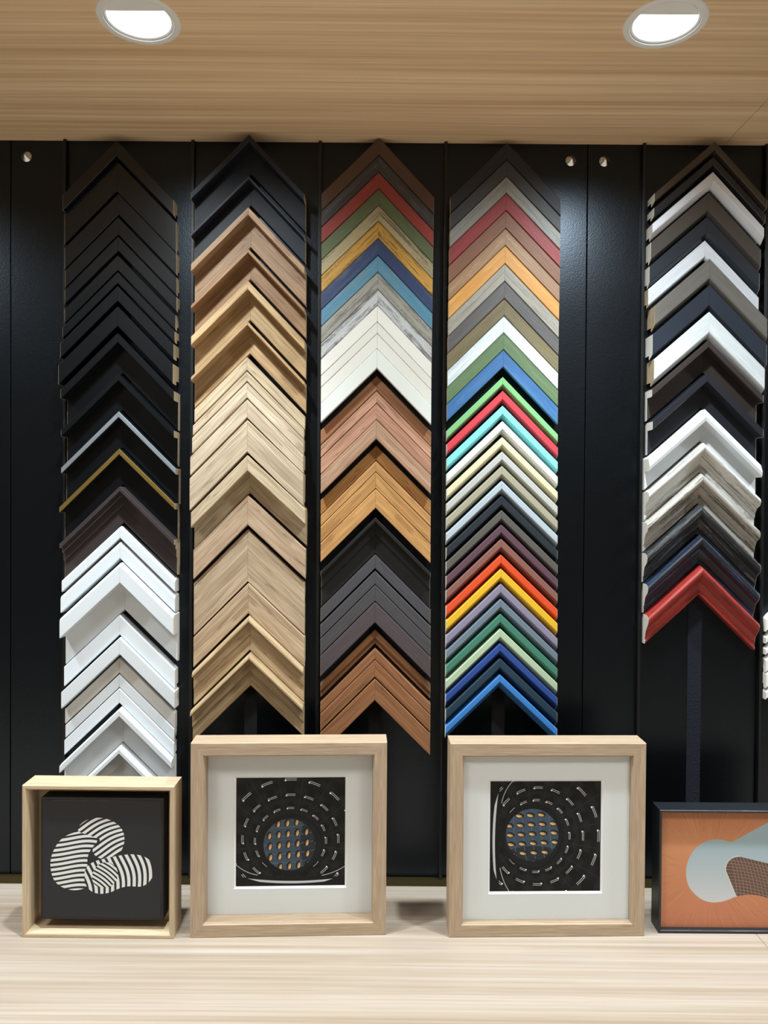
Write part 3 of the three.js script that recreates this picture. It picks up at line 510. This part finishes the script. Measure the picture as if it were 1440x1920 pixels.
// dark rotunda print shared by the two matching frames; the second shows it turned
function rotunda(c, quarter) {
  c.save();
  if (quarter) { c.translate(512, 512); c.rotate(Math.PI / 2); c.translate(-512, -512); }
  c.fillStyle = '#0b0c0e'; c.fillRect(0, 0, 1024, 1024);
  const cx = 510, cy = 640;
  // storeys of a round hall seen upward: rings, piers and dark arches
  for (let r = 11; r >= 0; r--) {
    const R = 255 + Math.pow(r / 11, 1.3) * 560, k = r % 2;
    c.beginPath(); c.ellipse(cx, cy - R * 0.12, R, R * 0.93, 0, 0, 7); c.fillStyle = k ? '#0f1012' : '#181b1e'; c.fill();
  }
  c.strokeStyle = '#20242a'; c.lineWidth = 9;
  for (let a = 0; a < 16; a++) { const t = a / 16 * Math.PI * 2 + 0.2; c.beginPath(); c.moveTo(cx + Math.cos(t) * 250, cy + Math.sin(t) * 230 - 30); c.lineTo(cx + Math.cos(t) * 900, cy + Math.sin(t) * 840 - 110); c.stroke(); }
  c.fillStyle = '#070708';
  for (const [R, n, s] of [[350, 16, 42], [480, 16, 62], [640, 16, 82]]) for (let a = 0; a < n; a++) {
    const t = (a + 0.5) / n * Math.PI * 2 + 0.2; c.save(); c.translate(cx + Math.cos(t) * R, cy - R * 0.14 + Math.sin(t) * R * 0.93); c.rotate(t + Math.PI / 2);
    c.beginPath(); c.ellipse(0, 0, s * 0.62, s * 0.75, 0, 0, 7); c.fill(); c.restore();
  }
  c.lineCap = 'round';
  for (const [R, n, s, wd] of [[318, 16, 60, 8], [430, 16, 80, 9], [560, 16, 100, 10]]) for (let a = 0; a < n; a++) {
    const t = (a + 0.5) / n * Math.PI * 2 + 0.2, q = s / R / 2;
    c.strokeStyle = '#d5dade'; c.lineWidth = wd * 0.45;
    for (const o of [0, wd * 1.5]) { c.beginPath(); c.ellipse(cx, cy - R * 0.14, R + o, (R + o) * 0.93, 0, t - q, t + q); c.stroke(); }
    c.fillStyle = '#f6f6f2'; c.beginPath(); c.arc(cx + Math.cos(t - q) * R, cy - R * 0.14 + Math.sin(t - q) * R * 0.93, wd * 0.85, 0, 7); c.fill();
  }
  c.fillStyle = '#0f1012'; c.beginPath(); c.ellipse(cx, cy - 10, 300, 278, 0, 0, 7); c.fill();
  c.fillStyle = '#161a1f'; c.beginPath(); c.ellipse(cx + 20, cy - 10, 262, 250, 0, 0, 7); c.fill();
  // far side: blue-grey grid with golden oval windows
  c.save(); c.beginPath(); c.ellipse(cx - 10, cy - 10, 235, 235, 0, 0, 7); c.clip();
  c.fillStyle = '#3f5060'; c.fillRect(0, 0, 1024, 1024);
  c.fillStyle = '#27313b'; c.beginPath(); c.ellipse(cx + 230, cy - 20, 140, 320, 0, 0, 7); c.fill();
  c.strokeStyle = '#5b6d7e'; c.lineWidth = 5;
  for (let k = -3; k <= 3; k++) { c.beginPath(); c.moveTo(cx - 260, cy + k * 80 - 5); c.quadraticCurveTo(cx, cy + k * 80 + 10, cx + 240, cy + k * 84 - 50); c.stroke(); }
  for (let i = -3; i <= 3; i++) for (let j = -3; j <= 3; j++) {
    const x = cx - 20 + i * 84 + j * 5, y = cy - 12 + j * 98 - i * 9;
    c.fillStyle = '#1a1f25'; c.beginPath(); c.ellipse(x, y, 24, 38, 0.15, 0, 7); c.fill();
    c.fillStyle = '#b99158'; c.beginPath(); c.ellipse(x + 4, y + 5, 13, 29, 0.25, 0, 7); c.fill();
    c.fillStyle = '#e0c690'; c.beginPath(); c.ellipse(x + 7, y + 12, 6, 17, 0.25, 0, 7); c.fill();
  }
  c.restore();
  // bright bench line at the foot
  c.fillStyle = '#0f1011'; c.fillRect(0, 925, 1024, 99);
  c.fillStyle = '#c4cace'; c.beginPath(); c.moveTo(120, 935); c.quadraticCurveTo(512, 985, 900, 945); c.lineTo(820, 972); c.quadraticCurveTo(512, 1000, 230, 968); c.closePath(); c.fill();
  c.strokeStyle = '#aeb4b8'; c.lineWidth = 7; c.beginPath(); c.moveTo(0, 790); c.quadraticCurveTo(80, 880, 210, 905); c.moveTo(1024, 820); c.quadraticCurveTo(930, 890, 800, 915); c.stroke();
  c.restore();
}
function rotundaFrame(label, pos, turn, W, H, matZ, quarter, open) {
  const D = 0.04, face = 0.019;
  const t = thing('framed_picture', label, 'picture frame', pos, 'matching square oak frames with round hall prints'); t.rotation.y = turn;
  frameBars(t, W, H, face, D, 0, oakFrame, [[0, 0], [0, D], [face, D], [face, D - 0.003], [face + 0.002, D - 0.003], [face + 0.002, 0]]);
  mesh('back_board', box(-W / 2 + face, W / 2 - face, face, H - face, 0.001, 0.004), backBoard, t);
  // mat with a window, white bevel, print behind
  const [x0, x1, y0, y1] = open;
  const s = new THREE.Shape(); const e = face + 0.0022; s.moveTo(-W / 2 + e, e); s.lineTo(W / 2 - e, e); s.lineTo(W / 2 - e, H - e); s.lineTo(-W / 2 + e, H - e); s.closePath();
  const h = new THREE.Path(); h.moveTo(x0, y0); h.lineTo(x0, y1); h.lineTo(x1, y1); h.lineTo(x1, y0); h.closePath(); s.holes.push(h);
  const mg = new THREE.ExtrudeGeometry(s, { depth: 0.002, bevelEnabled: false }); mg.translate(0, 0, matZ);
  const mt = mesh('mat_board', mg, matBoard, t);
  const bev = [], b = 0.0028, zt = matZ + 0.0021, zl = matZ - 0.0004;
  const o = [[x0, y0], [x1, y0], [x1, y1], [x0, y1]], n = [[x0 + b, y0 + b], [x1 - b, y0 + b], [x1 - b, y1 - b], [x0 + b, y1 - b]];
  for (let i = 0; i < 4; i++) { const j = (i + 1) % 4; bev.push(o[i][0], o[i][1], zt, o[j][0], o[j][1], zt, n[j][0], n[j][1], zl, o[i][0], o[i][1], zt, n[j][0], n[j][1], zl, n[i][0], n[i][1], zl); }
  const bg = new THREE.BufferGeometry(); bg.setAttribute('position', new THREE.Float32BufferAttribute(bev, 3)); bg.computeVertexNormals(); bg.setAttribute('uv', new THREE.Float32BufferAttribute(new Float32Array(bev.length / 3 * 2), 2));
  const bm = mesh('window_bevel', bg, bevelBoard, mt); bm.userData.label = 'white bevelled window edge';
  mesh('print', printPlane(x0, x1, y0, y1, matZ - 0.0008), new THREE.MeshPhysicalMaterial({ map: canvasTexture(1024, 1024, (c) => rotunda(c, quarter)), roughness: 0.6, specularIntensity: 0.3 }), t);
  mesh('glass', new THREE.PlaneGeometry(W - 2 * face - 0.003, H - 2 * face - 0.003).translate(0, H / 2, D - 0.0045), glass, t);
}
rotundaFrame('square oak frame with round hall print, bright line at its bottom', [-0.1405, COUNTER, 0.1185], 2.2 * Math.PI / 180, 0.2925, 0.2915, 0.014, false, [-0.0855, 0.0865, 0.060, 0.2325]);
rotundaFrame('square oak frame with turned round hall print, bright line on its left', [0.2485, COUNTER, 0.115], 1.4 * Math.PI / 180, 0.2955, 0.292, 0.028, true, [-0.0880, 0.0865, 0.060, 0.2335]);

// 4: black frame with a terracotta building print, cut by the right photo edge
{
  const W = 0.25, H = 0.188, D = 0.032;
  const t = thing('framed_picture', 'black framed print of a terracotta building and a lattice tower', 'picture frame', [0.5465, COUNTER, 0.1115]);
  frameBars(t, W, H, 0.005, D, 0, blackFrame, [[0, 0], [0, D], [0.003, D], [0.0045, D - 0.002], [0.0045, 0.004], [0.02, 0.004], [0.02, 0]]);
  const tex = canvasTexture(1024, 768, (c) => {
    const g = c.createLinearGradient(0, 0, 0, 768); g.addColorStop(0, '#b0714c'); g.addColorStop(0.3, '#c98a60'); g.addColorStop(1, '#bb7655'); c.fillStyle = g; c.fillRect(0, 0, 1024, 768);
    seedState = 4242; const ox = 310, oy = 400;
    for (let k = 0; k < 260; k++) { const a = rnd() * Math.PI * 2, r0 = 190 + rnd() * 250, l = 30 + rnd() * 140; c.strokeStyle = rnd() < 0.5 ? 'rgba(140,80,52,0.25)' : 'rgba(222,160,118,0.25)'; c.lineWidth = 1 + rnd() * 4; c.beginPath(); c.moveTo(ox + Math.cos(a) * r0, oy + Math.sin(a) * r0); c.lineTo(ox + Math.cos(a) * (r0 + l), oy + Math.sin(a) * (r0 + l)); c.stroke(); }
    const sky = c.createLinearGradient(0, 200, 0, 620); sky.addColorStop(0, '#97b0b8'); sky.addColorStop(1, '#c9c9cc'); c.fillStyle = sky;
    const path = () => { c.beginPath(); c.moveTo(1024, -110); c.lineTo(480, 195); c.quadraticCurveTo(470, 205, 440, 200); c.quadraticCurveTo(360, 170, 290, 205); c.bezierCurveTo(150, 270, 140, 470, 220, 540); c.bezierCurveTo(300, 630, 400, 610, 480, 570); c.quadraticCurveTo(620, 520, 760, 600); c.lineTo(1024, 700); c.closePath(); };
    path(); c.fill(); c.save(); path(); c.clip();
    c.beginPath(); c.moveTo(520, 620); c.lineTo(430, 400); c.bezierCurveTo(420, 330, 470, 300, 520, 300); c.lineTo(1024, 420); c.lineTo(1024, 768); c.lineTo(560, 768); c.closePath(); c.fillStyle = '#5c463d'; c.fill(); c.clip();
    c.strokeStyle = '#8f7364'; c.lineWidth = 4;
    for (let k = 0; k < 40; k++) { c.beginPath(); c.moveTo(440 + k * 22, 280); c.quadraticCurveTo(520 + k * 20, 420, 500 + k * 30, 768); c.stroke(); c.beginPath(); c.moveTo(400, 320 + k * 22); c.quadraticCurveTo(640, 330 + k * 18, 1024, 470 + k * 26); c.stroke(); }
    c.restore(); c.strokeStyle = '#e3d5cc'; c.lineWidth = 4; c.beginPath(); c.moveTo(500, 565); c.lineTo(428, 395); c.bezierCurveTo(422, 330, 470, 296, 520, 296); c.stroke();
  });
  mesh('print', printPlane(-W / 2 + 0.0046, W / 2 - 0.0046, 0.0046, H - 0.0046, 0.0225), std({ map: tex, roughness: 0.55 }), t);
  mesh('back_board', box(-W / 2 + 0.005, W / 2 - 0.005, 0.005, H - 0.005, 0.0045, 0.0215), backBoard, t);
}

scene.updateMatrixWorld(true);
renderer.render(scene, camera);
